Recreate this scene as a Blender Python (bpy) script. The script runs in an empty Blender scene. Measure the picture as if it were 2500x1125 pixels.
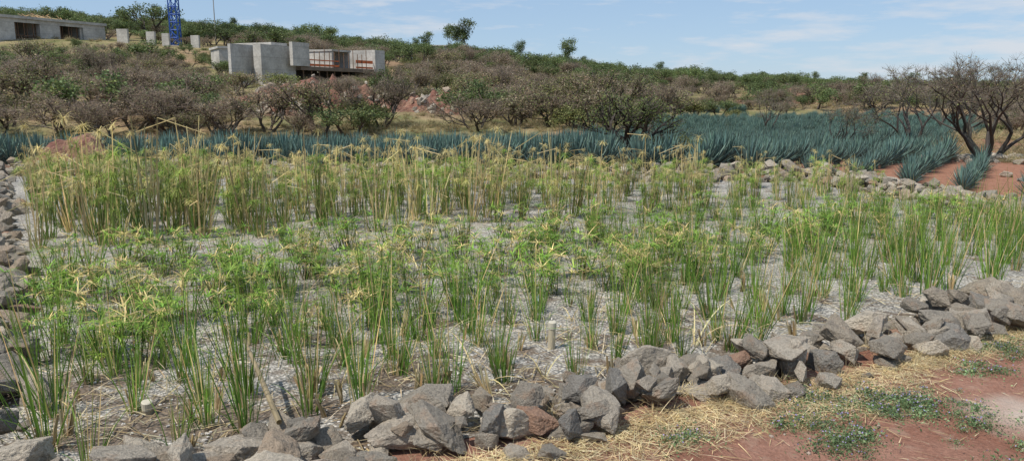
import bpy, math, random
from mathutils import Vector, noise, Matrix
R=random.Random(11)
scene=bpy.context.scene
UP=Vector((0,0,1))
def lerp(a,b,t): return a+(b-a)*t
def sstep(a,b,x):
    t=max(0,min(1,(x-a)/(b-a))); return t*t*(3-2*t)
def interp(x,tab):
    if x<=tab[0][0]: return tab[0][1]
    for (a,va),(b,vb) in zip(tab,tab[1:]):
        if x<=b:
            return va+(vb-va)*(x-a)/(b-a)
    return tab[-1][1]
def rvec(r):
    while True:
        v=Vector((r.uniform(-1,1),r.uniform(-1,1),r.uniform(-1,1)))
        if 0.05<v.length<1: return v.normalized()
# ------------------------------------------------------------ mesh builder
class MB:
    def __init__(s): s.v=[];s.f=[];s.c=[]
    def face(s,idx,col): s.f.append(idx); s.c.append((col[0],col[1],col[2],1.0))
    def tube(s,pts,rad,n,col,cap=False):
        base=len(s.v); m=len(pts)
        for i,p in enumerate(pts):
            d=(pts[min(i+1,m-1)]-pts[max(i-1,0)])
            if d.length<1e-6: d=UP.copy()
            d.normalize()
            a=d.cross(Vector((0.31,0.9,0.2))); 
            if a.length<0.1: a=d.cross(Vector((1,0,0)))
            a.normalize(); b=d.cross(a)
            for k in range(n):
                t=2*math.pi*k/n
                s.v.append(p+(a*math.cos(t)+b*math.sin(t))*rad[i])
        for i in range(m-1):
            for k in range(n):
                k2=(k+1)%n
                s.face((base+i*n+k,base+i*n+k2,base+(i+1)*n+k2,base+(i+1)*n+k),col)
        if cap: s.face(tuple(base+(m-1)*n+k for k in range(n)),col)
    def blade(s,p,d,L,w,droop,col,segs=4,side=None,fold=0.0,tip=None,prof=None):
        d=d.normalized(); 
        if side is None: side=d.cross(UP)
        if side.length<0.05: side=Vector((1,0,0))
        side=side.normalized()
        q=p.copy(); base=len(s.v); k=3 if fold else 2
        for i in range(segs+1):
            t=i/segs
            ww=w*(prof(t) if prof else (1-t**2.2))*0.5+0.0004
            nrm=side.cross(d)
            if fold:
                s.v+= [q-side*ww+nrm*ww*fold, q.copy(), q+side*ww+nrm*ww*fold]
            else: s.v+=[q-side*ww,q+side*ww]
            d=(d+Vector((0,0,-droop/segs))).normalized()
            q=q+d*(L/segs)
        for i in range(segs):
            c=col if tip is None else [lerp(col[j],tip[j],i/segs) for j in range(3)]
            b=base+i*k
            if fold:
                s.face((b,b+1,b+4,b+3),c); s.face((b+1,b+2,b+5,b+4),c)
            else: s.face((b,b+1,b+3,b+2),c)
        return q
    def leaf(s,p,sz,r,col,asp=0.5):
        a=rvec(r); b=a.cross(rvec(r))
        if b.length<0.05: return
        b.normalize(); k=len(s.v)
        s.v+=[p-a*sz*.5,p+b*sz*.5*asp,p+a*sz*.5,p-b*sz*.5*asp]
        s.face((k,k+1,k+2,k+3),col)
    def box(s,x0,x1,y0,y1,z0,z1,col):
        k=len(s.v)
        for z in (z0,z1):
            s.v+=[Vector((x0,y0,z)),Vector((x1,y0,z)),Vector((x1,y1,z)),Vector((x0,y1,z))]
        for f in ((3,2,1,0),(4,5,6,7),(0,1,5,4),(1,2,6,5),(2,3,7,6),(3,0,4,7)):
            s.face(tuple(k+i for i in f),col)
    def mesh(s,name,mat,smooth=False):
        me=bpy.data.meshes.new(name); me.from_pydata([tuple(v) for v in s.v],[],s.f)
        at=me.attributes.new('fcol','FLOAT_COLOR','FACE')
        flat=[x for c in s.c for x in c]; at.data.foreach_set('color',flat)
        if smooth: me.polygons.foreach_set('use_smooth',[True]*len(me.polygons))
        me.materials.append(mat); me.update(); return me
def vary(r,c,a=0.25):
    k=1+r.uniform(-a,a); return (c[0]*k*(1+r.uniform(-.08,.08)),c[1]*k,c[2]*k*(1+r.uniform(-.1,.1)))
def obj(name,me,parent=None,loc=(0,0,0),rot=(0,0,0),sc=1):
    o=bpy.data.objects.new(name,me); scene.collection.objects.link(o)
    o.location=loc; o.rotation_euler=rot
    o.scale=(sc,sc,sc) if not hasattr(sc,'__len__') else sc
    if parent: o.parent=parent
    return o
def empty(name,loc=(0,0,0),rot=(0,0,0)):
    o=bpy.data.objects.new(name,None); scene.collection.objects.link(o); o.location=loc;o.rotation_euler=rot;o.empty_display_size=.2
    return o
# ------------------------------------------------------------ materials
def newmat(name):
    m=bpy.data.materials.new(name); m.use_nodes=True; nt=m.node_tree
    b=nt.nodes['Principled BSDF']; return m,nt,b
def N(nt,t,**kw):
    n=nt.nodes.new(t)
    for k,v in kw.items():
        if k in n.inputs: n.inputs[k].default_value=v
        else: setattr(n,k,v)
    return n
def L(nt,a,b): nt.links.new(a,b)
def ramp(nt,fac,stops,interp_='LINEAR'):
    n=nt.nodes.new('ShaderNodeValToRGB'); cr=n.color_ramp; cr.interpolation=interp_
    while len(cr.elements)<len(stops): cr.elements.new(0.5)
    for e,(p,c) in zip(cr.elements,stops):
        e.position=p; e.color=(c[0],c[1],c[2],1) if hasattr(c,'__len__') else (c,c,c,1)
    L(nt,fac,n.inputs[0]); return n.outputs[0]
def mix(nt,fac,a,b,mode='MIX'):
    n=nt.nodes.new('ShaderNodeMix'); n.data_type='RGBA'; n.blend_type=mode
    for s,v in ((n.inputs[0],fac),(n.inputs[6],a),(n.inputs[7],b)):
        if isinstance(v,(int,float)): s.default_value=v
        elif isinstance(v,tuple): s.default_value=(v[0],v[1],v[2],1)
        else: L(nt,v,s)
    return n.outputs[2]
def noise_t(nt,vec,scale,detail=4,rough=.55):
    n=N(nt,'ShaderNodeTexNoise'); n.inputs['Scale'].default_value=scale; n.inputs['Detail'].default_value=detail
    n.inputs['Roughness'].default_value=rough
    if vec is not None: L(nt,vec,n.inputs['Vector'])
    return n.outputs[0]
def bump(nt,b,h,strength,dist=.02):
    n=N(nt,'ShaderNodeBump'); n.inputs['Strength'].default_value=strength; n.inputs['Distance'].default_value=dist
    L(nt,h,n.inputs['Height']); L(nt,n.outputs[0],b.inputs['Normal'])
def attr_mat(name,transl=.25,rough=.6,var=.25,nscale=6):
    m,nt,b=newmat(name)
    at=N(nt,'ShaderNodeAttribute'); at.attribute_name='fcol'
    oi=N(nt,'ShaderNodeObjectInfo'); 
    mr=N(nt,'ShaderNodeMapRange'); mr.inputs[3].default_value=1-var; mr.inputs[4].default_value=1+var
    L(nt,oi.outputs['Random'],mr.inputs[0])
    hs=N(nt,'ShaderNodeHueSaturation'); L(nt,at.outputs['Color'],hs.inputs['Color']); L(nt,mr.outputs[0],hs.inputs['Value'])
    tc=N(nt,'ShaderNodeNewGeometry'); nz=noise_t(nt,tc.outputs['Position'],nscale,3)
    c=mix(nt,1.0,hs.outputs[0],ramp(nt,nz,[(.3,.72),(.7,1.2)]),'MULTIPLY')
    L(nt,c,b.inputs['Base Color']); b.inputs['Roughness'].default_value=rough
    b.inputs['Specular IOR Level'].default_value=.3
    if transl>0:
        tr=N(nt,'ShaderNodeBsdfTranslucent'); L(nt,c,tr.inputs[0])
        mx=N(nt,'ShaderNodeMixShader'); mx.inputs[0].default_value=transl
        out=nt.nodes['Material Output']; L(nt,b.outputs[0],mx.inputs[1]); L(nt,tr.outputs[0],mx.inputs[2]); L(nt,mx.outputs[0],out.inputs[0])
    return m
M_leaf=attr_mat('foliage',.3,.55,.28)
M_agave=attr_mat('agave_leaf',.05,.5,.2)
M_wood=attr_mat('bark_and_twigs',0,.85,.2)
M_misc=attr_mat('painted_parts',0,.6,.0,1)
def rock_mat():
    m,nt,b=newmat('basalt_rock')
    tc=N(nt,'ShaderNodeTexCoord'); oi=N(nt,'ShaderNodeObjectInfo')
    base=ramp(nt,oi.outputs['Random'],[(0,(.30,.27,.225)),(.25,(.41,.365,.30)),(.45,(.34,.295,.235)),(.6,(.46,.405,.33)),(.72,(.40,.32,.24)),(.8,(.25,.235,.21)),(.88,(.52,.46,.37)),(.97,(.36,.23,.165))],'CONSTANT')
    ad=N(nt,'ShaderNodeVectorMath',operation='ADD'); L(nt,tc.outputs['Object'],ad.inputs[0]); L(nt,oi.outputs['Random'],ad.inputs[1])
    n1=noise_t(nt,ad.outputs[0],1.8,5,.6); n2=noise_t(nt,ad.outputs[0],12,6,.7)
    c=mix(nt,ramp(nt,n1,[(.53,0),(.67,.5)]),base,(.40,.275,.19))
    c=mix(nt,ramp(nt,n1,[(.32,.6),(.45,0)]),c,(.20,.18,.155))
    c=mix(nt,1.0,c,ramp(nt,n2,[(.3,.62),(.5,1.0),(.72,1.35)]),'MULTIPLY')
    vo=N(nt,'ShaderNodeTexVoronoi'); vo.inputs['Scale'].default_value=20; L(nt,ad.outputs[0],vo.inputs['Vector'])
    c=mix(nt,ramp(nt,vo.outputs[0],[(.08,.45),(.2,0)]),c,(.09,.08,.07))
    L(nt,c,b.inputs['Base Color']); b.inputs['Roughness'].default_value=.9; b.inputs['Specular IOR Level'].default_value=.2
    bump(nt,b,n2,.8,.06); return m
M_rock=rock_mat()
def ground_mat():
    m,nt,b=newmat('earth_and_dry_grass')
    g=N(nt,'ShaderNodeNewGeometry'); P=g.outputs['Position']
    sp=N(nt,'ShaderNodeSeparateXYZ'); L(nt,P,sp.inputs[0])
    n1=noise_t(nt,P,.35,5); n2=noise_t(nt,P,5,6,.65); n3=noise_t(nt,P,.06,4)
    red=mix(nt,ramp(nt,n2,[(.3,0),(.7,1)]),(.21,.10,.065),(.35,.185,.125))
    dry=mix(nt,ramp(nt,n1,[(.38,0),(.62,1)]),(.14,.15,.06),(.32,.26,.14))
    dry=mix(nt,ramp(nt,n3,[(.48,0),(.60,.65)]),dry,(.32,.19,.135))
    dry=mix(nt,1.0,dry,ramp(nt,n2,[(.3,.55),(.7,1.25)]),'MULTIPLY')
    mm=N(nt,'ShaderNodeMath',operation='MULTIPLY_ADD'); L(nt,sp.outputs[0],mm.inputs[0]); mm.inputs[1].default_value=-.27; L(nt,sp.outputs[1],mm.inputs[2])
    mr=N(nt,'ShaderNodeMapRange'); mr.inputs[1].default_value=44.8; mr.inputs[2].default_value=47.5
    L(nt,mm.outputs[0],mr.inputs[0])
    c=mix(nt,mr.outputs[0],red,dry)
    L(nt,c,b.inputs['Base Color']); b.inputs['Roughness'].default_value=.95; b.inputs['Specular IOR Level'].default_value=.1
    bump(nt,b,n2,.6,.08); return m
def road_mat():
    m,nt,b=newmat('red_dirt_road')
    g=N(nt,'ShaderNodeNewGeometry'); P=g.outputs['Position']
    n1=noise_t(nt,P,1.3,5,.6); n2=noise_t(nt,P,30,6,.7); n3=noise_t(nt,P,5,4)
    c=mix(nt,ramp(nt,n1,[(.35,0),(.65,1)]),(.235,.112,.077),(.34,.19,.14))
    c=mix(nt,1.0,c,ramp(nt,n2,[(.3,.72),(.7,1.25)]),'MULTIPLY')
    c=mix(nt,ramp(nt,n3,[(.56,0),(.68,.5)]),c,(.39,.275,.205))
    vd=N(nt,'ShaderNodeVectorMath',operation='DISTANCE'); L(nt,P,vd.inputs[0]); vd.inputs[1].default_value=(3.9,5.35,0)
    ad=N(nt,'ShaderNodeMath',operation='ADD'); L(nt,vd.outputs['Value'],ad.inputs[0]); L(nt,n1,ad.inputs[1])
    c=mix(nt,ramp(nt,ad.outputs[0],[(.55,.9),(1.3,0)]),c,(.54,.46,.39))
    vo=N(nt,'ShaderNodeTexVoronoi'); vo.inputs['Scale'].default_value=28; L(nt,P,vo.inputs['Vector'])
    c=mix(nt,ramp(nt,vo.outputs[0],[(.1,.5),(.2,0)]),c,(.36,.27,.21))
    L(nt,c,b.inputs['Base Color']); b.inputs['Roughness'].default_value=.95; b.inputs['Specular IOR Level'].default_value=.1
    h=N(nt,'ShaderNodeMath',operation='ADD'); L(nt,n2,h.inputs[0]); L(nt,n3,h.inputs[1])
    bump(nt,b,h.outputs[0],.9,.03); return m
def gravel_mat():
    m,nt,b=newmat('gravel_bed')
    g=N(nt,'ShaderNodeNewGeometry'); P=g.outputs['Position']
    vo=N(nt,'ShaderNodeTexVoronoi'); vo.inputs['Scale'].default_value=34; L(nt,P,vo.inputs['Vector'])
    cell=ramp(nt,vo.outputs['Color'],[(0,(.40,.375,.335)),(.5,(.56,.535,.485)),(1,(.68,.655,.60))])
    edge=ramp(nt,vo.outputs['Distance'],[(.25,1.0),(.62,.42)])
    c=mix(nt,1.0,cell,edge,'MULTIPLY')
    n1=noise_t(nt,P,1.6,6,.7); n4=noise_t(nt,P,.5,4)
    c=mix(nt,1.0,c,ramp(nt,n4,[(.35,.78),(.65,1.1)]),'MULTIPLY')
    sp=N(nt,'ShaderNodeSeparateXYZ'); L(nt,P,sp.inputs[0])
    mm=N(nt,'ShaderNodeMath',operation='MULTIPLY_ADD'); L(nt,sp.outputs[0],mm.inputs[0]); mm.inputs[1].default_value=-.1; L(nt,sp.outputs[1],mm.inputs[2])
    mr=N(nt,'ShaderNodeMapRange'); mr.inputs[1].default_value=4.9; mr.inputs[2].default_value=8.5; mr.inputs[3].default_value=.10; mr.inputs[4].default_value=-.05
    L(nt,mm.outputs[0],mr.inputs[0])
    ad=N(nt,'ShaderNodeMath',operation='ADD'); L(nt,n1,ad.inputs[0]); L(nt,mr.outputs[0],ad.inputs[1])
    c=mix(nt,ramp(nt,ad.outputs[0],[(.50,0),(.58,.85)]),c,(.125,.09,.062))
    L(nt,c,b.inputs['Base Color']); b.inputs['Roughness'].default_value=.9; b.inputs['Specular IOR Level'].default_value=.2
    inv=N(nt,'ShaderNodeMath',operation='SUBTRACT'); inv.inputs[0].default_value=1; L(nt,vo.outputs['Distance'],inv.inputs[1])
    bump(nt,b,inv.outputs[0],.8,.025); return m
def concrete_mat():
    m,nt,b=newmat('cast_concrete')
    g=N(nt,'ShaderNodeNewGeometry'); P=g.outputs['Position']
    n1=noise_t(nt,P,.6,6,.65); n2=noise_t(nt,P,5,4)
    c=mix(nt,ramp(nt,n1,[(.35,0),(.65,1)]),(.33,.315,.285),(.53,.51,.47))
    c=mix(nt,1.0,c,ramp(nt,n2,[(.3,.82),(.7,1.1)]),'MULTIPLY')
    br=N(nt,'ShaderNodeSeparateXYZ'); L(nt,P,br.inputs[0])
    md=N(nt,'ShaderNodeMath',operation='PINGPONG'); L(nt,br.outputs[2],md.inputs[0]); md.inputs[1].default_value=.6
    c=mix(nt,1.0,c,ramp(nt,md.outputs[0],[(.0,.72),(.05,1.0)]),'MULTIPLY')
    L(nt,c,b.inputs['Base Color']); b.inputs['Roughness'].default_value=.85
    bump(nt,b,n2,.3,.02); return m
def rubble_mat():
    m,nt,b=newmat('red_rubble_soil')
    g=N(nt,'ShaderNodeNewGeometry'); P=g.outputs['Position']
    n1=noise_t(nt,P,1.2,6,.7); n2=noise_t(nt,P,6,5,.7)
    c=mix(nt,ramp(nt,n1,[(.4,0),(.6,1)]),(.20,.085,.06),(.31,.18,.125))
    c=mix(nt,1.0,c,ramp(nt,n2,[(.3,.5),(.7,1.3)]),'MULTIPLY')
    L(nt,c,b.inputs['Base Color']); b.inputs['Roughness'].default_value=.95
    bump(nt,b,n2,1,.15); return m
M_ground=ground_mat(); M_road=road_mat(); M_gravel=gravel_mat(); M_conc=concrete_mat(); M_rub=rubble_mat()
# ------------------------------------------------------------ terrain
HX=[(-400,30),(-148,22.5),(-66,16.5),(-30,12.5),(0,9.0),(66,4.5),(110,2.0),(150,0.6),(400,0)]
SY=[(46,0),(60,.11),(75,.24),(90,.38),(110,.59),(150,.80),(225,1.0),(300,.9),(600,.3),(1200,0)]
def gh(x,y):
    ye=lerp(50,82,sstep(4,14,x))
    z=-.55*sstep(25,36,y)*(1-sstep(ye-7,ye,y))*(1-sstep(16,24,x)*(1-sstep(40,50,y)))
    if y<47: return z
    f=min(1,(y-47)/20)
    z+=interp(x,HX)*interp(y,SY)**(1+1.3*sstep(-15,40,x))
    z+=f*(noise.noise(Vector((x*.035,y*.035,3)))*1.2+noise.noise(Vector((x*.12,y*.12,7)))*.35)*(1 if y<300 else .3)*lerp(1,.3,sstep(6,14,x)*(1-sstep(70,90,y)))*lerp(1,.6,sstep(20,60,x))
    return z
def axis(parts):
    out=[]
    for a,b,s in parts:
        n=int(round((b-a)/s)); out+=[a+(b-a)*i/n for i in range(n)]
    out.append(parts[-1][1]); return out
xs=axis([(-5000,-400,400),(-400,-120,10),(-120,120,3),(120,400,10),(400,5000,400)])
ys=axis([(-60,0,10),(0,21,3),(21,130,1.5),(130,260,4),(260,600,20),(600,6000,300)])
me=bpy.data.meshes.new('ground')
vs=[(x,y,gh(x,y)) for y in ys for x in xs]; nx=len(xs)
fs=[(j*nx+i,j*nx+i+1,(j+1)*nx+i+1,(j+1)*nx+i) for j in range(len(ys)-1) for i in range(nx-1)]
me.from_pydata(vs,[],fs); me.polygons.foreach_set('use_smooth',[True]*len(fs)); me.materials.append(M_ground)
obj('ground',me)
# ------------------------------------------------------------ basin
A=(-3.1,3.55); B=(11.0,10.85); C=(8.9,20.9); D=(-15.4,22.5)
near_path=[A,(-1.6,4.35),(-.73,4.78),(.16,5.2),(1.57,5.9),(2.8,6.5),(4.4,7.45),(5.8,8.25),(8,9.4),B]
poly=near_path+[(9.6,15),C,D]
def inpoly(x,y,pl):
    c=False; n=len(pl); j=n-1
    for i in range(n):
        xi,yi=pl[i];xj,yj=pl[j]
        if (yi>y)!=(yj>y) and x<(xj-xi)*(y-yi)/(yj-yi)+xi: c=not c
        j=i
    return c
def dpoly(x,y,pl,closed=True):
    best=1e9; n=len(pl)
    for i in range(n if closed else n-1):
        ax,ay=pl[i];bx,by=pl[(i+1)%n]
        dx,dy=bx-ax,by-ay; t=max(0,min(1,((x-ax)*dx+(y-ay)*dy)/(dx*dx+dy*dy)))
        best=min(best,math.hypot(x-ax-dx*t,y-ay-dy*t))
    return best
nearY=[(p[0],p[1]) for p in near_path]
vs=[];NU,NV=110,110
for j in range(NV+1):
    for i in range(NU+1):
        u=i/NU;v=j/NV
        ax=lerp(A[0],B[0],u); ay=interp(ax,nearY); bx=lerp(D[0],C[0],u);by=lerp(D[1],C[1],u)
        x=lerp(ax,bx,v);y=lerp(ay,by,v)
        z=.03+noise.noise(Vector((x*.8,y*.8,0)))*.02+noise.noise(Vector((x*4,y*4,5)))*.012
        vs.append((x,y,max(z,.006)))
fs=[(j*(NU+1)+i,j*(NU+1)+i+1,(j+1)*(NU+1)+i+1,(j+1)*(NU+1)+i) for j in range(NV) for i in range(NU)]
me=bpy.data.meshes.new('gravel_bed');me.from_pydata(vs,[],fs);me.polygons.foreach_set('use_smooth',[True]*len(fs));me.materials.append(M_gravel);obj('gravel_bed',me)
vs=[];NU,NV=150,90
for j in range(NV+1):
    for i in range(NU+1):
        x=lerp(-7,18,i/NU); top=interp(x,[(-7,1.6)]+nearY+[(18,14.5)])
        y=lerp(-4,top,j/NV)
        z=.03+noise.noise(Vector((x*.9,y*.9,2)))*.02+noise.noise(Vector((x*5,y*5,1)))*.012
        vs.append((x,y,max(z,.006)))
fs=[(j*(NU+1)+i,j*(NU+1)+i+1,(j+1)*(NU+1)+i+1,(j+1)*(NU+1)+i) for j in range(NV) for i in range(NU)]
me=bpy.data.meshes.new('dirt_road');me.from_pydata(vs,[],fs);me.polygons.foreach_set('use_smooth',[True]*len(fs));me.materials.append(M_road);obj('dirt_road',me)
# ------------------------------------------------------------ rocks
import bmesh
def rock_mesh(seed,sub=5):
    r=random.Random(seed); hb=bmesh.new()
    sx,sy,sz=r.uniform(.95,1.4),r.uniform(.7,1.0),r.uniform(.42,.75)
    npt=r.randint(9,13); ga=2.39996; o=r.uniform(0,6)
    for i in range(npt):
        z=1-2*(i+.5)/npt; q=math.sqrt(1-z*z); d=(Vector((q*math.cos(ga*i+o),q*math.sin(ga*i+o),z))+rvec(r)*.38).normalized()
        hb.verts.new(d*r.uniform(.8,1.1))
    bmesh.ops.convex_hull(hb,input=hb.verts); hb.normal_update()
    pl=[(f.normal.copy(),abs(f.normal.dot(f.verts[0].co))) for f in hb.faces]; hb.free()
    bm=bmesh.new(); bmesh.ops.create_icosphere(bm,subdivisions=sub,radius=1)
    off=Vector((seed*3.1,0,0))
    for v in bm.verts:
        d=v.co.normalized(); rad=1.2
        for n,h in pl:
            k=d.dot(n)
            if k>.03: rad=min(rad,h/k)
        rad*=1+.06*noise.noise(d*2.2+off)+.045*noise.noise(d*6+off)+.02*noise.noise(d*15+off)
        v.co=Vector((d.x*rad*sx,d.y*rad*sy,d.z*rad*sz))
    me=bpy.data.meshes.new('rock'); bm.to_mesh(me); bm.free(); me.materials.append(M_rock); return me
NR=18
rocks=[rock_mesh(i) for i in range(NR)]
def path_pts(path):
    out=[];tot=0
    for a,b in zip(path,path[1:]):
        l=math.hypot(b[0]-a[0],b[1]-a[1]); out.append((tot,l,a,b)); tot+=l
    return out,tot
def at_path(pp,s):
    for t0,l,a,b in pp:
        if s<=t0+l: break
    k=(s-t0)/l; dx,dy=(b[0]-a[0])/l,(b[1]-a[1])/l
    return lerp(a[0],b[0],k),lerp(a[1],b[1],k),-dy,dx
def wall(name,path,width,size,dens,layers=3,z0=0.0):
    e=empty(name,(path[0][0],path[0][1],0)); pp,tot=path_pts(path)
    for lay in range(layers):
        w=width*(1-(.8/layers)*lay); n=int(tot*w/(size*size)*dens*(1 if lay==0 else .95 if lay<layers-1 else .55))
        for i in range(n):
            s=(i+R.random())/n*tot; x,y,nxx,nyy=at_path(pp,s)
            l=R.uniform(-.5,.5)*w
            k=size*R.choice([.35,.5,.65,.8,1,1,1.15,1.45])*.6
            z=z0+k*.38+lay*size*.34+R.uniform(-.02,.03)
            obj('stone',rocks[R.randrange(NR)],e,(x+nxx*l-path[0][0],y+nyy*l-path[0][1],z),(R.uniform(-.6,.6)+R.choice([0,0,0,1.4]),R.uniform(-.6,.6),R.uniform(0,6.28)),k)
    return e
wall('dry_stone_wall',near_path,1.02,.29,1.0)
wall('dry_stone_wall',[(-3.2,4.0),(-5.9,8.2),(-8.6,12.2),(-15.4,22.4)],.98,.28,.95)
wall('dry_stone_wall',[(-22,22.9),(-15.4,22.5),(-3,21.7),(8.9,20.9)],1.1,.30,.85,4)
wall('dry_stone_wall',[(8.7,21.0),(9.4,17.4),(10.1,14.2),(11.4,11.0)],1.6,.27,.95,4)
se=empty('loose_rocks')
def scat_rocks(cx,cy,rx,ry,n,smin,smax,par=None):
    for i in range(n):
        x=cx+R.gauss(0,rx*.5);y=cy+R.gauss(0,ry*.5);k=R.uniform(smin,smax)
        obj('rock',rocks[R.randrange(NR)],par or se,(x,y,gh(x,y)+k*.25),(R.uniform(-.4,.4),R.uniform(-.4,.4),R.uniform(0,6.28)),k)
scat_rocks(6.2,28.6,3.5,1.0,50,.12,.35)
scat_rocks(19,28,2.5,2,50,.12,.4)
scat_rocks(16.5,31,3,1,20,.15,.4)
scat_rocks(14.5,20.5,.8,2,14,.08,.25)
# ------------------------------------------------------------ pebbles + litter
mb=MB()
ico=bmesh.new(); bmesh.ops.create_icosphere(ico,subdivisions=1,radius=1)
iv=[v.co.copy() for v in ico.verts]; 
for i,v in enumerate(ico.verts): v.index=i
ifc=[tuple(v.index for v in f.verts) for f in ico.faces]; ico.free()
def pebble(mb,x,y,z,k,col,r):
    b=len(mb.v); s=Vector((r.uniform(.7,1.3),r.uniform(.7,1.3),r.uniform(.5,.9)))*k
    for v in iv:
        q=1+r.uniform(-.18,.18); mb.v.append(Vector((x+v.x*s.x*q,y+v.y*s.y*q,z+v.z*s.z*q)))
    for f in ifc: mb.face(tuple(b+i for i in f),col)
n=0
while n<7500:
    x=R.uniform(-6,9);y=3.6+11*R.random()**1.7
    if not inpoly(x,y,poly): continue
    g=R.choice([.26,.36,.45,.52,.6]); pebble(mb,x,y,.035,R.uniform(.006,.016),(g,g*.96,g*.9),R); n+=1
obj('gravel_pebbles',mb.mesh('gravel_pebbles',M_misc))
mb=MB()
for i in range(1500):
    x=R.uniform(-2,9);y=R.uniform(2,9)
    if inpoly(x,y,poly): continue
    g=R.choice([.2,.28,.36]); pebble(mb,x,y,.03,R.choice([.004,.006,.008,.012,.02]),(g,g*.8,g*.65),R)
obj('road_pebbles',mb.mesh('road_pebbles',M_misc))
mb=MB(); n=0
TAN=(.50,.41,.24)
while n<12000:
    x=R.uniform(-9,10);y=3.6+15*R.random()**1.6
    if not inpoly(x,y,poly): continue
    if noise.noise(Vector((x*1.1,y*1.1,8)))<-.15 and R.random()<.7: continue
    a=R.uniform(0,6.28); c=vary(R,R.choice([TAN,(.58,.51,.35),(.34,.26,.15)]),.3)
    mb.blade(Vector((x,y,R.uniform(.045,.09))),Vector((math.cos(a),math.sin(a),R.uniform(-.05,.15))),R.choice([.08,.12,.18,.25,.4,.6])*R.uniform(.7,1.2),R.uniform(.004,.011),.14,c,3,side=Vector((-math.sin(a),math.cos(a),R.uniform(-.4,.4)))); n+=1
obj('straw_litter',mb.mesh('straw_litter',M_leaf))
# ------------------------------------------------------------ plant variants
def papyrus(seed):
    r=random.Random(seed); mb=MB()
    for i in range(r.randint(12,19)):
        a=r.uniform(0,6.28); p=Vector((math.cos(a),math.sin(a),0))*r.uniform(.0,.17)
        dry=r.random()<.38; H=r.uniform(.4,1.22) if not dry else r.uniform(.3,1.65)
        d=Vector((math.cos(a)*r.uniform(0,.22),math.sin(a)*r.uniform(0,.22),1)).normalized()
        c=vary(r,(.62,.52,.27) if dry else r.choice([(.17,.26,.055),(.27,.33,.09)]),.2)
        pts=[p];q=p
        for k in range(3): q=q+d*H/3; d=(d+rvec(r)*.06).normalized(); pts.append(q)
        mb.tube(pts,[.008,.0075,.006,.0045] if not dry else [.012,.011,.009,.007],3,c)
        if dry and r.random()<.35:
            mb.tube([q,q+Vector((math.cos(a),math.sin(a),-.6*r.random()))*.35*H],[.007,.006],3,c)
        if not dry or (r.random()<.4 and H>.7):
            hc=r.choice([(.24,.36,.065),(.29,.40,.08),(.36,.43,.11)]) if not dry else (.60,.51,.23)
            if not dry and r.random()<.25: hc=(.50,.47,.18)
            n=r.randint(40,58); RL=r.uniform(.11,.2)
            for k in range(n):
                b=r.uniform(0,6.28); e=r.uniform(-.3,1.3)
                dd=Vector((math.cos(b),math.sin(b),e))
                mb.blade(q,dd,RL*r.uniform(.6,1.15),.0052,r.uniform(.5,1.7),vary(r,hc,.3),3,prof=lambda t:1-.4*t)
    for i in range(12):
        a=r.uniform(0,6.28)
        mb.blade(Vector((math.cos(a)*.1,math.sin(a)*.1,0)),Vector((math.cos(a)*.4,math.sin(a)*.4,1)),r.uniform(.2,.7),.016,r.uniform(.1,1.4),vary(r,r.choice([(.52,.42,.2),(.14,.24,.05),(.14,.24,.05)]),.25),4)
    return mb.mesh('papyrus',M_leaf)
def sedge(seed):
    r=random.Random(seed); mb=MB()
    yel=.08+r.random()*.4
    for i in range(r.randint(12,19)):
        a=r.uniform(0,6.28); p=Vector((math.cos(a),math.sin(a),0))*r.uniform(0,.15)
        H=r.uniform(.1,.48); d=Vector((math.cos(a)*r.uniform(.05,.5),math.sin(a)*r.uniform(.05,.5),1)).normalized()
        q=p+d*H; dry=r.random()<yel
        mb.tube([p,p+d*H*.5,q],[.005,.0045,.003],3,vary(r,(.5,.41,.2) if dry else (.12,.2,.045),.2))
        hc=(.58,.50,.22) if dry else r.choice([(.13,.26,.035),(.18,.34,.05),(.27,.41,.075)])
        for k in range(r.randint(10,14)):
            b=r.uniform(0,6.28); dd=Vector((math.cos(b),math.sin(b),r.uniform(0,.9)))
            c=vary(r,hc,.35)
            mb.blade(q,dd,r.uniform(.09,.18),.0105,r.uniform(.2,.9),c,3,tip=(c[0]*1.6+.04,c[1]*1.3+.02,c[2]*1.4))
    return mb.mesh('umbrella_sedge',M_leaf)
def cattail(seed,tall=1.0):
    r=random.Random(seed); mb=MB()
    for i in range(r.randint(24,40)):
        a=r.uniform(0,6.28); rr=r.uniform(0,.10); p=Vector((math.cos(a)*rr,math.sin(a)*rr,0))
        dry=r.random()<.14; H=r.uniform(.35,1.12)*tall; sp=r.uniform(.02,.36)
        d=Vector((math.cos(a)*sp,math.sin(a)*sp,1))
        c=vary(r,(.54,.45,.23) if dry else r.choice([(.085,.18,.03),(.12,.24,.04),(.18,.31,.055)]),.25)
        sa=r.uniform(0,6.28)
        mb.blade(p,d,H,r.uniform(.007,.012),r.uniform(0,.35) if r.random()<.82 else r.uniform(1.0,2.3),c,6,side=Vector((math.cos(sa),math.sin(sa),0)),fold=.35,tip=(c[0]*1.5,c[1]*1.25,c[2]*1.1))
    for i in range(r.randint(0,3)):
        a=r.uniform(0,6.28); p=Vector((math.cos(a)*.06,math.sin(a)*.06,0)); H=r.uniform(.1,.25)
        d=Vector((r.uniform(-.25,.25),r.uniform(-.25,.25),1)).normalized()
        mb.tube([p,p+d*H*.5,p+d*H],[.012,.010,.008],5,vary(r,(.42,.33,.18),.2),True)
        mb.blade(p,d+rvec(r)*.2,H*1.1,.024,.2,vary(r,(.5,.41,.25),.2),3)
    return mb.mesh('cattail',M_leaf)
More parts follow.
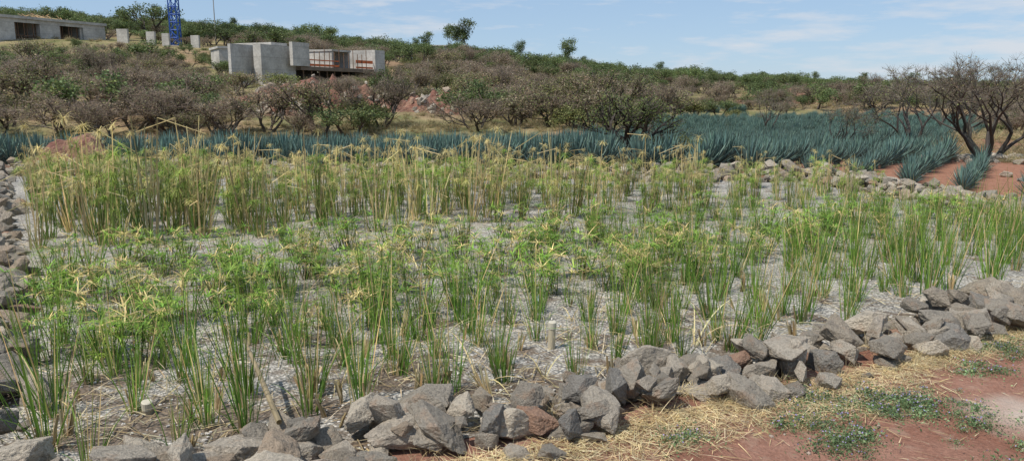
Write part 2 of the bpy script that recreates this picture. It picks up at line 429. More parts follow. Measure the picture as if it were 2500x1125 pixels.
def stub(seed):
    r=random.Random(seed); mb=MB(); d0=Vector((r.uniform(-.35,.35),r.uniform(-.2,.2),1)).normalized(); H=r.uniform(.16,.34)
    for i in range(9):
        a=r.uniform(0,6.28); p=Vector((math.cos(a),math.sin(a),0))*r.uniform(0,.03)
        mb.blade(p,d0+rvec(r)*.14,H*r.uniform(.7,1.08),r.uniform(.016,.03),r.uniform(-.1,.3),vary(r,r.choice([(.50,.40,.23),(.38,.28,.15),(.58,.49,.31)]),.2),3,side=Vector((math.cos(a),math.sin(a),0)),fold=.3,prof=lambda t:1-.35*t)
    return mb.mesh('stub',M_leaf)
def fallen(seed):
    r=random.Random(seed); mb=MB()
    for i in range(r.randint(5,10)):
        a=r.uniform(0,6.28); p=Vector((math.cos(a)*.03,math.sin(a)*.03,0))
        mb.blade(p,Vector((math.cos(a)*.5,math.sin(a)*.5,r.uniform(.5,1.2))),r.uniform(.45,.85),r.uniform(.012,.02),r.uniform(1.2,2.2),vary(r,(.58,.50,.27),.2),8,fold=.3)
    return mb.mesh('bent_leaves',M_leaf)
PAP=[papyrus(100+i) for i in range(10)]; SED=[sedge(200+i) for i in range(12)]
CAT=[cattail(300+i,[1,1.1,.8,1.15,.9,1.0,.7,1.05,1.2,.85][i]) for i in range(10)]; STB=[stub(350+i) for i in range(5)]; FAL=[fallen(370+i) for i in range(4)]
def L1(x): return 11.2+(x+7.5)*.33
def L2(x): return interp(x,[(-5,6.1),(-4,6.2),(-2.5,6.7),(-1.1,7.4),(1.24,8.6),(4.5,10.5),(8.9,13.2),(12,15)])
pe=empty('papyrus_stand'); ue=empty('umbrella_sedge_bed'); ce=empty('cattail_clumps'); stb=empty('cut_cattail_stubs')
def put(lst,par,x,y,s,name,z=.03):
    obj(name,lst[R.randrange(len(lst))],par,(x,y,z),(R.uniform(-.08,.08),R.uniform(-.08,.08),R.uniform(0,6.28)),s)
def grid(su,sv,jit):
    for i in range(-60,110):
        for j in range(-20,80):
            a=i*su+R.gauss(0,jit*su); b=j*sv+R.gauss(0,jit*sv)
            x=-8+a*.94-b*.34; y=-2+a*.34+b*.94
            yield x,y
def farY(x): return 22.5-(x+15.4)*.0658
for x,y in grid(.58,.70,.24):
    if inpoly(x,y,poly) and y>L1(x)+.1 and dpoly(x,y,poly)>.8 and farY(x)-y>1.6 and R.random()<.93:
        h=lerp(1.18,.66,sstep(11,20.0,y))*(1.03 if x<0 else .95)
        put(PAP,pe,x,y,R.uniform(.7,1.14)*h,'papyrus_clump')
for x,y in grid(.44,.46,.26):
    if inpoly(x,y,poly) and L2(x)<y<L1(x)-.5 and dpoly(x,y,poly)>.7:
        k=.92 if x<2.5 else .66
        if y>L1(x)-1.2: k*=.5
        if noise.noise(Vector((x*1.1,y*1.1,4)))>-.26 and R.random()<k: put(SED,ue,x,y,R.uniform(.7,1.25),'sedge_clump')
for x,y in grid(.43,.48,.2):
    if inpoly(x,y,poly) and dpoly(x,y,poly)>.55:
        if y<L2(x)+.35 and R.random()<.88:
            put(CAT,ce,x,y,R.uniform(.62,1.08),'cattail_clump')
        elif x>1.2 and L2(x)<y<L1(x)+.2 and R.random()<.42: put(CAT,ce,x,y,R.uniform(.55,.8),'cattail_clump')
        elif L2(x)<y<L1(x) and R.random()<.10: put(CAT,ce,x,y,R.uniform(.55,.85),'cattail_clump')
        elif x<-3 and y<9 and R.random()<.35: put(CAT,ce,x,y,R.uniform(.7,.95),'cattail_clump')
for i in range(110):
    x=R.uniform(-3.5,6);y=R.uniform(4.5,9)
    if inpoly(x,y,poly) and y<L2(x) and dpoly(x,y,poly)>.5: put(STB,stb,x,y,R.uniform(.6,1.15),'cut_stub')
for i in range(40):
    x=R.uniform(-4,6);y=R.uniform(4.5,9)
    if inpoly(x,y,poly) and y<L2(x) and dpoly(x,y,poly)>.6: put(FAL,stb,x,y,R.uniform(.6,1),'bent_dry_leaves')
# ------------------------------------------------------------ agave
def agave(seed):
    r=random.Random(seed); mb=MB(); n=50
    for i in range(n):
        t=i/n; a=i*2.39996+r.uniform(-.1,.1); e=lerp(.2,1.5,t**.75)+r.uniform(-.06,.06)
        d=Vector((math.cos(a)*math.cos(e),math.sin(a)*math.cos(e),math.sin(e)))
        Ln=lerp(.72,1.0,min(1,t*1.3))*r.uniform(.9,1.05)
        c=vary(r,r.choice([(.085,.15,.14),(.11,.185,.165),(.07,.13,.125)]),.2)
        mb.blade(Vector((math.cos(a)*.06,math.sin(a)*.06,.08+t*.14)),d,Ln,.060,r.uniform(-.12,.06),c,4,fold=.45,tip=(c[0]*1.3,c[1]*1.25,c[2]*1.1),prof=lambda t:(.75+.9*t)*(1-t**1.6) if t<.999 else 0)
    mb.tube([Vector((0,0,-.02)),Vector((0,0,.3))],[.13,.08],6,(.10,.14,.11))
    return mb.mesh('blue_agave',M_agave)
AG=[agave(400+i) for i in range(5)]
afield=[(-34,24.6),(-15,24.1),(9.2,22.6),(10.2,19.5),(11.6,16.2),(12.9,16.6),(14.6,22.5),(16.2,27.5),(19,35),(30,50),(46,74),(34,78),(12,66),(7,50),(3,45),(-12,40),(-34,33)]
ae=empty('blue_agave_field')
for i in range(-90,90):
    for j in range(-50,220):
        a=j*.52+R.gauss(0,.05); b=i*1.42+R.gauss(0,.05)
        x=a*.57+b*.82+8; y=a*.82-b*.57+24
        if not inpoly(x,y,afield): continue
        if math.hypot((x-6.2)/3.2,(y-29)/2.1)<1: continue
        if math.hypot(x+14.4,y-25.2)<2.2: continue
        if R.random()<.06: continue
        s=R.uniform(.72,1.14)*lerp(1.0,.74,sstep(25,38,y))*lerp(1,.66,sstep(7,10,x)*(1-sstep(24,30,y)))
        put(AG,ae,x,y,s,'agave',gh(x,y))
for cx,cy,rx,ry in ((3,92,4,4),(18,84,7,4)):
    for i in range(150):
        x=cx+R.uniform(-rx,rx);y=cy+R.uniform(-ry,ry); put(AG,ae,x,y,.7,'agave',gh(x,y))
# ------------------------------------------------------------ trees
def make_tree(name,seed,H,spread,stems,levels,nch,leaf_n,leaf_s,cols,bark,twig_n,twig_l,trunk=.05,upb=.1,cl=.13,sides=5,wide=1.0,tw=.012,bark2=None,lean=(.35,.8)):
    r=random.Random(seed); mb=MB(); terms=[]
    def grow(p,d,Ln,rad,lv):
        segs=4 if lv==0 else 3 if lv<3 else 2
        pts=[p];q=p
        for i in range(segs):
            d=(d+rvec(r)*.24+UP*upb*.5).normalized(); q=q+d*(Ln/segs); pts.append(q)
        mb.tube(pts,[lerp(rad,rad*.62,i/segs) for i in range(segs+1)],sides if lv<2 else 3,vary(r,bark,.15))
        if lv>=levels: terms.append((q,d,Ln)); return
        if lv>=levels-1: terms.append((pts[len(pts)//2],d,Ln))
        for k in range(nch):
            d2=(d+rvec(r)*spread+UP*upb).normalized(); 
            if d2.z<-.15: d2.z*=-.3
            s=pts[-1] if k==0 else pts[r.randint(max(1,len(pts)-2),len(pts)-1)]
            grow(s,d2,Ln*r.uniform(.62,.86),rad*.6,lv+1)
    for s in range(stems):
        a=6.28*s/stems+r.uniform(-.5,.5); sp=0 if stems==1 else r.uniform(*lean)
        grow(Vector((math.cos(a)*.08,math.sin(a)*.08,-.1)),Vector((math.cos(a)*sp,math.sin(a)*sp,1)).normalized(),H*.3,H*trunk*.5,0)
    b2=bark2 or bark
    for q,d,Ln in terms:
        for k in range(twig_n):
            dd=(d+rvec(r)*.9).normalized()
            mb.blade(q,dd,twig_l*r.uniform(.5,1.2),tw,r.uniform(-.2,.3),vary(r,b2,.25),2,side=rvec(r),prof=lambda t:1-.5*t)
    zm=max(v.z for v in mb.v); k=H/zm
    for t,(q,d,Ln) in enumerate(terms):
        c=r.choice(cols); cc=vary(r,c,.2)
        for i in range(leaf_n):
            o=Vector((r.gauss(0,1),r.gauss(0,1),r.gauss(0,.75)))*cl*H/k
            mb.leaf(q+o,leaf_s/k*r.uniform(.6,1.3),r,vary(r,cc,.3),.6)
    mb.v=[Vector((v.x*k*wide,v.y*k*wide,v.z*k)) for v in mb.v]
    return mb.mesh(name,M_leaf if leaf_n>3 else M_wood)
BRK=(.11,.09,.07)
BROWNL=[(.33,.255,.17),(.29,.235,.15),(.24,.23,.11)]
OLV=[(.18,.20,.07),(.23,.24,.09),(.15,.175,.06)]
GRN=[(.10,.14,.055),(.125,.17,.06),(.16,.205,.07)]
bare=[make_tree('mesquite',500+i,3.0,.75,3,4,3,4,.08,BROWNL,BRK,5,.33,wide=1.3,upb=.12,tw=.015,bark2=(.28,.22,.17),cl=.05) for i in range(6)]
halfb=[make_tree('mesquite',520+i,2.8,.75,3,3,3,14,.10,BROWNL+OLV,BRK,5,.33,wide=1.3,upb=.12,cl=.07,tw=.014,bark2=(.27,.215,.155)) for i in range(5)]
olive=[make_tree('shrub',540+i,1.7,.8,4,3,3,20,.10,OLV,BRK,2,.25,wide=1.25,cl=.09) for i in range(4)]
green=[make_tree('tree',560+i,3.2,.7,2,3,3,30,.15,GRN,BRK,1,.3,wide=1.25,cl=.075,upb=.15) for i in range(6)]
tall=[make_tree('tall_tree',580+i,7.5,.5,1,4,2,80,.24,GRN+[(.12,.15,.07)],(.22,.2,.17),1,.3,wide=1.1,cl=.055,upb=.3,trunk=.03) for i in range(3)]
pale=[make_tree('pale_shrub',600,1.9,.8,3,3,3,12,.11,[(.40,.45,.26),(.33,.40,.2)],BRK,1,.2,wide=1.1,cl=.08)]
st=empty('hillside_scrub_trees'); sk=empty('hilltop_tree_mass')
def tp(lst,par,x,y,s,name='tree',z=None):
    zz=gh(x,y)-.12 if z is None else z
    obj(name,lst[R.randrange(len(lst))],par,(x,y,zz),(R.uniform(-.05,.05),R.uniform(-.05,.05),R.uniform(0,6.28)),(s*R.uniform(.9,1.2),s*R.uniform(.9,1.2),s*R.uniform(.75,1.2)))
BL=[((-69.6,104),(-62.5,120)),((-24.4,80),(-17.8,94)),((-60,116),(-46,119)),((-34.5,90),(-29,93)),((-67,100),(-58,108))]
def clear(x,y):
    f=1.0
    for n_,(a,b) in enumerate(BL):
        d=dpoly(x,y,[a,b],False)
        if d<4: return 0
        for q,rr_,ff in ((.94,6,.32 if n_==2 else .5),(.86,8,.5 if n_==2 else .72)):
            d2=dpoly(x,y,[(a[0]*q,a[1]*q),(b[0]*q,b[1]*q)],False)
            if d2<rr_: f=min(f,ff)
    return f
rub=[(-15,63,8,3,1.7),(-6,64,4,2.6,1.5),(-17,57,2.2,2.4,1.0),(-44,62,7,2.5,.6),(36,100,8,3,1.5)]
def inrub(x,y,m=1.0):
    return any(math.hypot((x-a)/(rx*m),(y-b)/(ry*m))<1 for a,b,rx,ry,h in rub)
y=44
while y<250:
    step=lerp(2.7,4.6,min(1,(y-48)/110)) if y>48 else 2.7
    hw=y*.76+14; x=-hw
    while x<hw:
        xx=x+R.uniform(-.5,.5)*step; yy=y+R.uniform(-.5,.5)*step
        x+=step
        if yy<interp(xx,[(-34,42.5),(-12,45.5),(3,49.5)]): continue
        if xx>3 and yy<84 and (inpoly(xx,yy,afield) or dpoly(xx,yy,afield)<1.5): continue
        if inrub(xx,yy,.95) : continue
        if abs(xx+12)<9 and 50<yy<62 and R.random()<.82: continue
        if any(abs(xx-cx)<rx+1 and -7<yy-cy<ry+1 for cx,cy,rx,ry in ((3,92,4,4),(18,84,7,4))): continue
        c=clear(xx,yy)
        if c==0: continue
        if R.random()<.12: continue
        rr=R.random(); g=noise.noise(Vector((xx*.03,yy*.03,9)))
        gf=min(1,max(0,(yy-98)/55))+g*.45+ (0.15 if xx>15 else 0)
        s=R.uniform(.65,1.3)
        if xx>20: s*=.85
        if yy>205: s*=1.1
        if R.random()<gf*.9:
            tp(green,sk if yy>130 else st,xx,yy,s*c)
            if R.random()<.02 and yy>150: tp(tall,sk,xx+1,yy,R.uniform(.5,.8))
        else:
            if rr<.44: tp(bare,st,xx,yy,s*c)
            elif rr<.70: tp(halfb,st,xx,yy,s*c)
            elif rr<.94: tp(olive,st,xx,yy,s*min(1,c*1.4))
            elif rr<.952: tp(pale,st,xx,yy,s*c)
            else: tp(green,st,xx,yy,s*.7*c)
    y+=step*.95
def tuft(seed,n,h,cols,sp=.6,w=.006):
    r=random.Random(seed); mb=MB()
    for i in range(n):
        a=r.uniform(0,6.28); p=Vector((math.cos(a),math.sin(a),0))*r.uniform(0,.12)
        k=r.uniform(.1,sp)
        mb.blade(p,Vector((math.cos(a)*k,math.sin(a)*k,.6)),h*r.uniform(.5,1.2),w,r.uniform(.3,1.8),vary(r,r.choice(cols),.25),3,side=rvec(r))
    return mb.mesh('dry_grass',M_leaf)
DRYC=[(.56,.46,.27),(.62,.54,.34),(.46,.36,.19)]
DT=[tuft(700+i,60,.2,DRYC,1.5,.004) for i in range(4)]
DBIG=[tuft(710+i,120,.9,[(.50,.40,.24),(.40,.31,.17),(.25,.27,.11)],.8,.02) for i in range(4)]
ge=empty('dry_grass_field_edge')
for i in range(900):
    x=R.uniform(-40,8);yb=interp(x,[(-34,34),(-12,41),(3,46)]); y=yb+R.uniform(2.5,9)*(1 if R.random()<.7 else 1.8)
    put(DBIG,ge,x,y,R.uniform(.3,.75),'dry_grass_tuft',gh(x,y))
for i in range(420):
    x=R.uniform(17.5,34);y=R.uniform(26,48)
    if inpoly(x,y,afield): continue
    put(DBIG,ge,x,y,R.uniform(.4,1.0),'dry_grass_tuft',gh(x,y))
for i in range(1300):
    y=R.uniform(50,120); x=R.uniform(-.75,.55)*y
    if (x>3 and y<82): continue
    put(DBIG,ge,x,y,R.uniform(.5,1.1),'dry_grass_tuft',gh(x,y))
ge2=empty('dry_grass_verge')
pp,tot=path_pts(near_path)
def verge(s): return (.5+.35*noise.noise(Vector((s*.9,0,0))))*(1.0 if s<7 else .5)
for i in range(520):
    s=R.uniform(1.5,tot-2); x,y,nx_,ny_=at_path(pp,s)
    o=R.uniform(.3,.42+verge(s)); put(DT,ge2,x-nx_*o,y-ny_*o,R.uniform(.35,.8),'dry_grass_tuft',.02)
for i in range(60):
    s=R.uniform(1.5,tot-2); x,y,nx_,ny_=at_path(pp,s); o=R.uniform(-.1,.4); put(DT,ge2,x-nx_*o,y-ny_*o,R.uniform(.6,1),'dry_grass_tuft',.08)
mb=MB()
for i in range(10500):
    s=R.uniform(1,tot-1)*R.choice([1,.6]); x,y,nx_,ny_=at_path(pp,s); o=.3+abs(R.gauss(0,.45))*(verge(s)+.15)
    a=R.uniform(0,6.28); mb.blade(Vector((x-nx_*o,y-ny_*o,R.uniform(.04,.065))),Vector((math.cos(a),math.sin(a),R.uniform(-.02,.18))),R.uniform(.05,.2),R.uniform(.003,.006),.15,vary(R,R.choice(DRYC),.25),2,side=Vector((-math.sin(a),math.cos(a),R.uniform(-.3,.3))))
for i in range(1400):
    x=R.uniform(0,7);y=R.uniform(3.2,7.5)
    if inpoly(x,y,poly): continue
    a=R.uniform(0,6.28); mb.blade(Vector((x,y,R.uniform(.035,.05))),Vector((math.cos(a),math.sin(a),R.uniform(-.02,.1))),R.uniform(.04,.15),R.uniform(.002,.005),.1,vary(R,R.choice(DRYC),.25),2,side=Vector((-math.sin(a),math.cos(a),R.uniform(-.3,.3))))
obj('straw_verge',mb.mesh('straw_verge',M_leaf))
def weed(seed):
    r=random.Random(seed); mb=MB()
    for i in range(170):
        a=r.uniform(0,6.28); rr=abs(r.gauss(0,.12)); p=Vector((math.cos(a)*rr,math.sin(a)*rr,r.uniform(.005,.06)))
        mb.leaf(p,r.uniform(.010,.028),r,vary(r,r.choice([(.17,.26,.11),(.23,.32,.16),(.12,.19,.08)]),.25),.6)
    for i in range(7):
        a=r.uniform(0,6.28); rr=r.uniform(0,.14); mb.leaf(Vector((math.cos(a)*rr,math.sin(a)*rr,.06)),.014,r,(.42,.36,.62),1)
    return mb.mesh('creeping_weed',M_leaf)
WD=[weed(720+i) for i in range(4)]
we=empty('creeping_weeds')
for cx,cy,rx,ry,n in ((2.85,5.6,.62,.24,64),(2.3,5.0,.2,.38,28),(4.8,6.85,.6,.25,44),(3.35,5.3,.35,.14,10),(4.15,6.3,.35,.1,10),(5.9,7.35,.5,.2,28),(-.45,4.2,.2,.1,8),(3.4,4.85,.3,.2,6),(1.1,5.0,.3,.1,8),(3.5,5.0,1.2,.6,10)):
    for i in range(n): put(WD,we,cx+R.gauss(0,rx*.6),cy+R.gauss(0,ry*.6),R.uniform(.4,1.1),'weed',.025)
# ------------------------------------------------------------ hero trees
TB=(.20,.17,.13); TB0=(.085,.075,.062)
hero=make_tree('mt',811,3.9,.62,7,5,2,4,.05,OLV+BROWNL,TB0,10,.30,wide=1.35,upb=.14,trunk=.034,sides=7,tw=.010,bark2=TB,lean=(.25,1.1),cl=.03)
hero2=make_tree('mt2',802,3.4,.7,4,5,2,4,.06,OLV,TB0,9,.28,wide=1.15,upb=.14,trunk=.034,sides=6,tw=.011,bark2=TB,cl=.04)
hero3=make_tree('mt3',806,2.9,.85,3,4,3,9,.07,[(.13,.18,.05),(.17,.22,.06)],(.055,.045,.036),4,.22,wide=1.2,upb=.08,trunk=.085,cl=.05,sides=7,tw=.012,lean=(.3,.7),bark2=(.10,.085,.065))
def ht(me_,x,y,rz,s,name='mesquite_tree'): obj(name,me_,None,(x,y,gh(x,y)-.03),(0,0,rz),s)
ht(hero,18.1,29,.5,1.1); ht(hero2,19.2,37,1.1,1.25); ht(hero2,21.8,31,3.1,1.1); ht(hero2,15.9,36.5,4.1,.8)
ht(hero2,18,54,5.1,.9); ht(hero,27,47,2.5,.95); ht(hero3,4.5,28.4,.3,.98)
ht(olive[0],6.2,28.7,.3,.65,'green_shrub'); ht(olive[1],7.3,28.9,2.3,.55,'green_shrub'); ht(olive[2],3.3,28.6,1.3,.4,'green_shrub'); ht(pale[0],5.7,28.4,1.3,.4,'green_shrub')
ht(tall[0],9.5,125,1,.85,'tall_tree'); ht(tall[1],-12,190,2,1.4,'tall_tree'); ht(tall[2],-17,192,3,1.2,'tall_tree'); ht(tall[2],-14.5,188,3,1.1,'tall_tree')
ht(green[0],-63,137,3,2.0,'shade_tree')
# ------------------------------------------------------------ rubble mounds
def mound(name,cx,cy,rx,ry,h,mat=M_rub,n=46,seed=0,nr=30,rs=.4):
    e=empty(name,(cx,cy,0)); vs=[]
    for j in range(n+1):
        for i in range(n+1):
            x=(i/n*2-1)*rx*1.15;y=(j/n*2-1)*ry*1.15
            d=math.hypot(x/rx,y/ry); z=h*max(0,1-d**1.6)*(1+.8*noise.noise(Vector((x*1.1,y*1.1,seed))))+.22*h*noise.noise(Vector((x*1.7/max(1,rx*.3),y*1.7,seed+3)))+.1*h*noise.noise(Vector((x*5,y*5,seed)))
            vs.append((x,y,gh(cx+x,cy+y)+z-.12 if d<1 else gh(cx+x,cy+y)-.3))
    fs=[(j*(n+1)+i,j*(n+1)+i+1,(j+1)*(n+1)+i+1,(j+1)*(n+1)+i) for j in range(n) for i in range(n)]
    me=bpy.data.meshes.new('soil');me.from_pydata(vs,[],fs);me.materials.append(mat); obj('soil',me,e)
    for k in range(nr):
        i=R.randrange(len(vs)); v=vs[i]
        if math.hypot(v[0]/rx,v[1]/ry)>1: continue
        s=R.uniform(.3,1)*rs; obj('rock',rocks[R.randrange(NR)],e,(v[0],v[1],v[2]+s*.1),(R.random(),R.random(),R.random()*6),s)
for k,(a,b,rx,ry,h) in enumerate(rub): mound('rubble_mound',a,b,rx,ry,h,seed=k*5,nr=170 if k<3 else 20,rs=.45)
mound('soil_heap',-14.4,25.2,1.9,1.1,1.05,seed=50,nr=60,rs=.14)
# ------------------------------------------------------------ buildings
def cmesh(name,boxes,mat,par,cols=None):
    mb=MB()
    for i,b in enumerate(boxes): mb.box(*b,cols if cols else (.3,.3,.3))
    return obj(name,mb.mesh(name,mat),par)
ang=math.atan2(16,7.1)
b1=empty('concrete_house',(-69.6,104,9.3),(0,0,ang)); LB=17.6; W=9
cmesh('plinth',[(-.3,LB+1.5,-1.2,W,-4.0,0)],M_conc,b1)
cmesh('roof_slab',[(-.2,LB+.2,-.25,W,3.25,3.62)],M_conc,b1)
cmesh('front_wall',[(0,3.6,0,.3,0,3.25),(7.2,10.2,0,.3,0,3.25),(13.9,LB,0,.3,0,3.25),(3.6,7.2,0,.3,2.75,3.25),(10.2,13.9,0,.3,2.75,3.25)],M_conc,b1)
cmesh('end_wall',[(0,.3,.302,2.2,0,3.25),(0,.3,5.5,W,0,3.25),(0,.3,2.2,5.5,2.6,3.25),(LB-.3,LB,.302,W,0,3.25)],M_conc,b1)
cmesh('back_wall',[(.302,LB-.302,W-.3,W-.002,0,3.24)],M_conc,b1)
cmesh('inner_wall',[(7.2,7.5,.302,W-.31,0,3.24),(13.6,13.9,.302,W-.31,0,3.24)],M_conc,b1)
cmesh('formwork_props',[(x,x+.09,.1+.4*(i%2)+.25,.2+.4*(i%2)+.25,0,2.75) for i,x in enumerate([3.9,4.5,5.1,5.8,6.4,7.0,10.5,11.1,11.8,12.5,13.1,13.6])]+[(3.6,7.2,.5,.6,1.0,1.1),(10.2,13.9,.5,.6,1.0,1.1)],M_misc,b1,(.16,.09,.05))
mb=MB()
for i in range(26):
    x=R.uniform(6,12);z=3.65; mb.tube([Vector((x,R.uniform(0,4),z)),Vector((x+R.uniform(-2,2),R.uniform(0,4),z+R.uniform(.1,.7)))],[.05,.05],4,vary(R,(.45,.30,.15),.3))
obj('stacked_timber',mb.mesh('timber',M_misc),b1)
cw=empty('concrete_wall_piers',(0,0,0))
for u,w,zt in ((-.499,1.6,12.0),(-.463,1.25,11.6),(-.444,1.05,11.35),(-.4065,1.2,11.05)):
    Y=118; X=u*Y; z0=gh(X,Y)-1
    cmesh('pier',[(X-w/2,X+w/2,Y,Y+.5,z0,zt)],M_conc,cw)
cmesh('terrace_slab',[(-62,-47.5,116.4,117.6,7.0,9.0)],M_conc,cw)
b2=empty('concrete_house',(-24.4,80,4.3),(0,0,math.atan2(14,6.6))); LB=15.5
cmesh('floor_slab',[(2.4,LB-.002,-1.3,7,.55,.95)],M_misc,b2,(.16,.12,.09))
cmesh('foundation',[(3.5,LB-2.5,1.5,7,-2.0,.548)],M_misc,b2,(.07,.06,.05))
cmesh('left_wing',[(-5.0,-.002,1,1.35,-2,2.9),(-2.6,2.398,-.6,0.4,-1.5,2.95)],M_conc,b2)
cmesh('stair_block',[(0,2.396,.402,6,-2,3.3),(1.0,3.6,-1.5,-1.1,.952,3.35)],M_conc,b2)
cmesh('end_tower',[(LB,LB+2.0,-1.5,4,-2.2,3.25)],M_conc,b2)
cmesh('roof_beams',[(3.62,LB-.004,3,3.3,2.75,3.1),(3.62,LB-.004,6.6,7,2.75,3.1),(8.5,12,-.6,3-.002,2.8,3.0)],M_conc,b2)
cmesh('inner_walls',[(3.7,9.5,6.2,6.5,.952,2.74),(8.6,8.9,-.5,2.9,.952,2.79),(11.6,11.9,-.5,2.9,.952,2.79),(12.8,LB-.1,5.6,5.9,.952,2.74)],M_conc,b2)
cmesh('scaffold_poles',[(3.8+i*.85,3.86+i*.85,-1.28,-1.22,.952,2.6+.5*(i%3==0)) for i in range(13)]+[(3+i*1.3,3.09+i*1.3,-1.1,-1.0,-2.4,.548) for i in range(10)],M_misc,b2,(.17,.10,.06))
cmesh('safety_netting',[(3.7,9.0,-1.20,-1.17,1.02,1.25),(3.7,9.0,-1.20,-1.17,1.6,1.72),(12.1,LB-.1,-1.2,-1.17,1.0,1.2),(12.1,LB-.1,-1.2,-1.17,1.6,1.95)],M_misc,b2,(.55,.13,.04))
b3=empty('concrete_house',(-33.5,89,gh(-33.5,89)-.8),(0,0,math.atan2(4,6.6)))
cmesh('walls',[(0,4.5,0,.3,0,3.4),(0,.3,.302,5,0,3.4),(4.2,4.5,.302,5,0,3.4),(.302,4.198,4.7,5,0,3.4)],M_conc,b3)
cmesh('roof_slab',[(-.15,4.65,-.15,5.15,3.4,3.65)],M_conc,b3)
sh=empty('flat_roofed_house',(-14.5,165,gh(-14.5,165)+1.5))
cmesh('walls',[(-2.5,2.5,0,.25,-2,2.4),(-2.5,-2.25,.252,4,-2,2.4),(2.25,2.5,.252,4,-2,2.4)],M_conc,sh); cmesh('roof',[(-2.8,2.8,-.3,4.2,2.4,2.65)],M_conc,sh)
cr=empty('tower_crane',(-53.8,125,gh(-53.8,125)))
mb=MB(); BLU=(.03,.10,.38); hw=.6; HT=42
cs=[(-hw,-hw),(hw,-hw),(hw,hw),(-hw,hw)]
for x,y in cs: mb.tube([Vector((x,y,-1)),Vector((x,y,HT))],[.12,.12],4,BLU)
z=0;k=0
while z<HT-1:
    for i in range(4):
        a=cs[i];b=cs[(i+1)%4]
        mb.tube([Vector((a[0],a[1],z)),Vector((b[0],b[1],z))],[.07,.07],4,BLU)
        if k%2: a,b=b,a
        mb.tube([Vector((a[0],a[1],z)),Vector((b[0],b[1],z+1.2))],[.07,.07],4,BLU)
    z+=1.2;k+=1
obj('mast',mb.mesh('mast',M_misc),cr)
mb=MB()
for x0,x1 in ((-12,35),):
    for (dy,dz) in ((-.5,0),(.5,0),(0,1.1)): mb.tube([Vector((x0,dy,HT+dz)),Vector((x1,dy,HT+dz))],[.09,.09],4,BLU)
    for i in range(x0,x1):
        mb.tube([Vector((i,-.5,HT)),Vector((i+.5,0,HT+1.1)),Vector((i+1,.5,HT))],[.05]*3,3,BLU)
mb.tube([Vector((0,0,HT)),Vector((0,0,HT+6))],[.3,.1],4,BLU)
mb.tube([Vector((0,0,HT+6)),Vector((22,0,HT+1.1))],[.04,.04],3,BLU); mb.tube([Vector((0,0,HT+6)),Vector((-11,0,HT+1.1))],[.04,.04],3,BLU)
mb.box(-12,-9,-.7,.7,HT-2,HT-.1,(.3,.3,.29)); mb.box(.8,2.2,-.6,.6,HT-2.2,HT-.15,(.5,.5,.5))
obj('jib',mb.mesh('jib',M_misc),cr)
def pole(name,x,y,h,col,head):
    e=empty(name,(x,y,gh(x,y))); mb=MB(); mb.tube([Vector((0,0,-.5)),Vector((0,0,h*.5)),Vector((0,0,h))],[.11,.09,.07],8,col,True); obj('shaft',mb.mesh('shaft',M_misc),e)
    if head:
        mb=MB(); mb.tube([Vector((0,0,h)),Vector((0,0,h+.15)),Vector((0,0,h+.5)),Vector((0,0,h+.65))],[.1,.26,.26,.08],8,head,True); obj('lamp_head',mb.mesh('head',M_misc),e)
pole('lamp_post',-51.2,135,18.2-gh(-51.2,135),(.35,.34,.32),(.03,.07,.25))
pole('wooden_post',-10.8,100,6.9-gh(-10.8,100),(.34,.29,.22),None)
# ------------------------------------------------------------ pvc vents, cut pole, litter
def pvc(x,y,h,r,tilt=0):
    e=empty('white_plastic_pipe',(x,y,.02),(tilt,tilt*.5,0)); mb=MB(); W_=(.42,.37,.27)
    mb.tube([Vector((0,0,-.03)),Vector((0,0,h*.8)),Vector((0,0,h))],[r,r,r],16,W_,True); obj('pipe',mb.mesh('pipe',M_misc,False),e)
    mb=MB(); mb.tube([Vector((0,0,h-.05)),Vector((0,0,h-.049)),Vector((0,0,h+.012)),Vector((0,0,h+.018))],[r,r*1.15,r*1.15,r*.9],16,(.50,.47,.38),True); obj('cap',mb.mesh('cap',M_misc),e)
pvc(.37,6.85,.27,.034,.06); pvc(-2.75,5.4,.10,.035,.2)
mb=MB(); mb.tube([Vector((-1.55,4.75,.25)),Vector((-1.85,5.3,.36)),Vector((-2.15,5.85,.46))],[.02,.018,.013],8,(.48,.39,.24),True)
obj('cut_cane_pole',mb.mesh('cane',M_leaf))
mb=MB()
for i in range(10): mb.leaf(Vector((.27+R.uniform(-.05,.05),8.4+R.uniform(-.05,.05),.07+R.uniform(0,.04))),.11,R,(.42,.48,.52),.8)
obj('plastic_scrap',mb.mesh('scrap',M_misc))
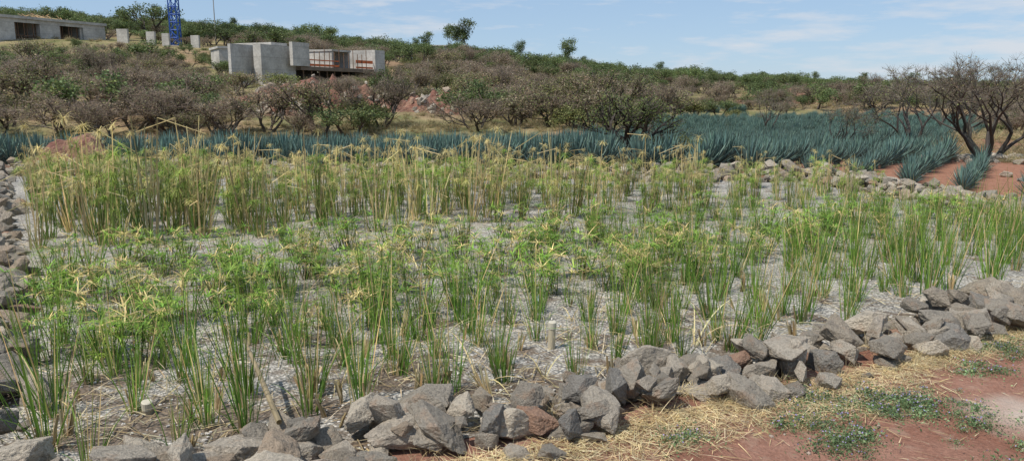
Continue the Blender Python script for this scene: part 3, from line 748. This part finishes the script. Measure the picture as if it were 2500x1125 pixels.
# ------------------------------------------------------------ sky, sun
w=bpy.data.worlds.new('World'); scene.world=w; w.use_nodes=True; nt=w.node_tree
bg=nt.nodes['Background']; sky=nt.nodes.new('ShaderNodeTexSky'); sky.sky_type='NISHITA'; sky.sun_disc=False
S=Vector((-.42,-.34,.84)).normalized(); el=math.asin(S.z); az=math.atan2(S.x,S.y)
sky.sun_elevation=el; sky.sun_rotation=az; sky.air_density=1.1; sky.dust_density=.8; sky.ozone_density=4; sky.altitude=1500
tc=nt.nodes.new('ShaderNodeTexCoord'); mp=nt.nodes.new('ShaderNodeMapping'); mp.inputs['Scale'].default_value=(2.9,2.9,17); mp.inputs['Location'].default_value=(1.35,0.4,.6); L(nt,tc.outputs['Generated'],mp.inputs[0])
n1=noise_t(nt,mp.outputs[0],2.6,8,.6)
sp=nt.nodes.new('ShaderNodeSeparateXYZ'); L(nt,tc.outputs['Generated'],sp.inputs[0])
ma=nt.nodes.new('ShaderNodeMath');ma.operation='MULTIPLY_ADD'; L(nt,sp.outputs[0],ma.inputs[0]); ma.inputs[1].default_value=.11; L(nt,n1,ma.inputs[2])
cm=ramp(nt,ma.outputs[0],[(.52,0),(.60,.32),(.72,.75)])
base=mix(nt,.70,sky.outputs[0],(2.45,3.4,4.7))
col=mix(nt,cm,base,(4.9,5.05,5.35))
L(nt,col,bg.inputs[0]); bg.inputs[1].default_value=.145
ld=bpy.data.lights.new('sun','SUN'); ld.energy=4.7; ld.angle=math.radians(.5); ld.color=(1,.93,.83)
so=bpy.data.objects.new('sun',ld); scene.collection.objects.link(so); so.rotation_euler=S.to_track_quat('Z','Y').to_euler()
cd=bpy.data.cameras.new('camera'); cd.sensor_width=36; cd.lens=26.69; cd.clip_end=9000; cd.clip_start=.05
co=bpy.data.objects.new('camera',cd); scene.collection.objects.link(co); co.location=(0,0,2.4); co.rotation_euler=(math.radians(79.8),0,0)
scene.camera=co
scene.view_settings.view_transform='Standard'; scene.view_settings.look='None'; scene.view_settings.exposure=0
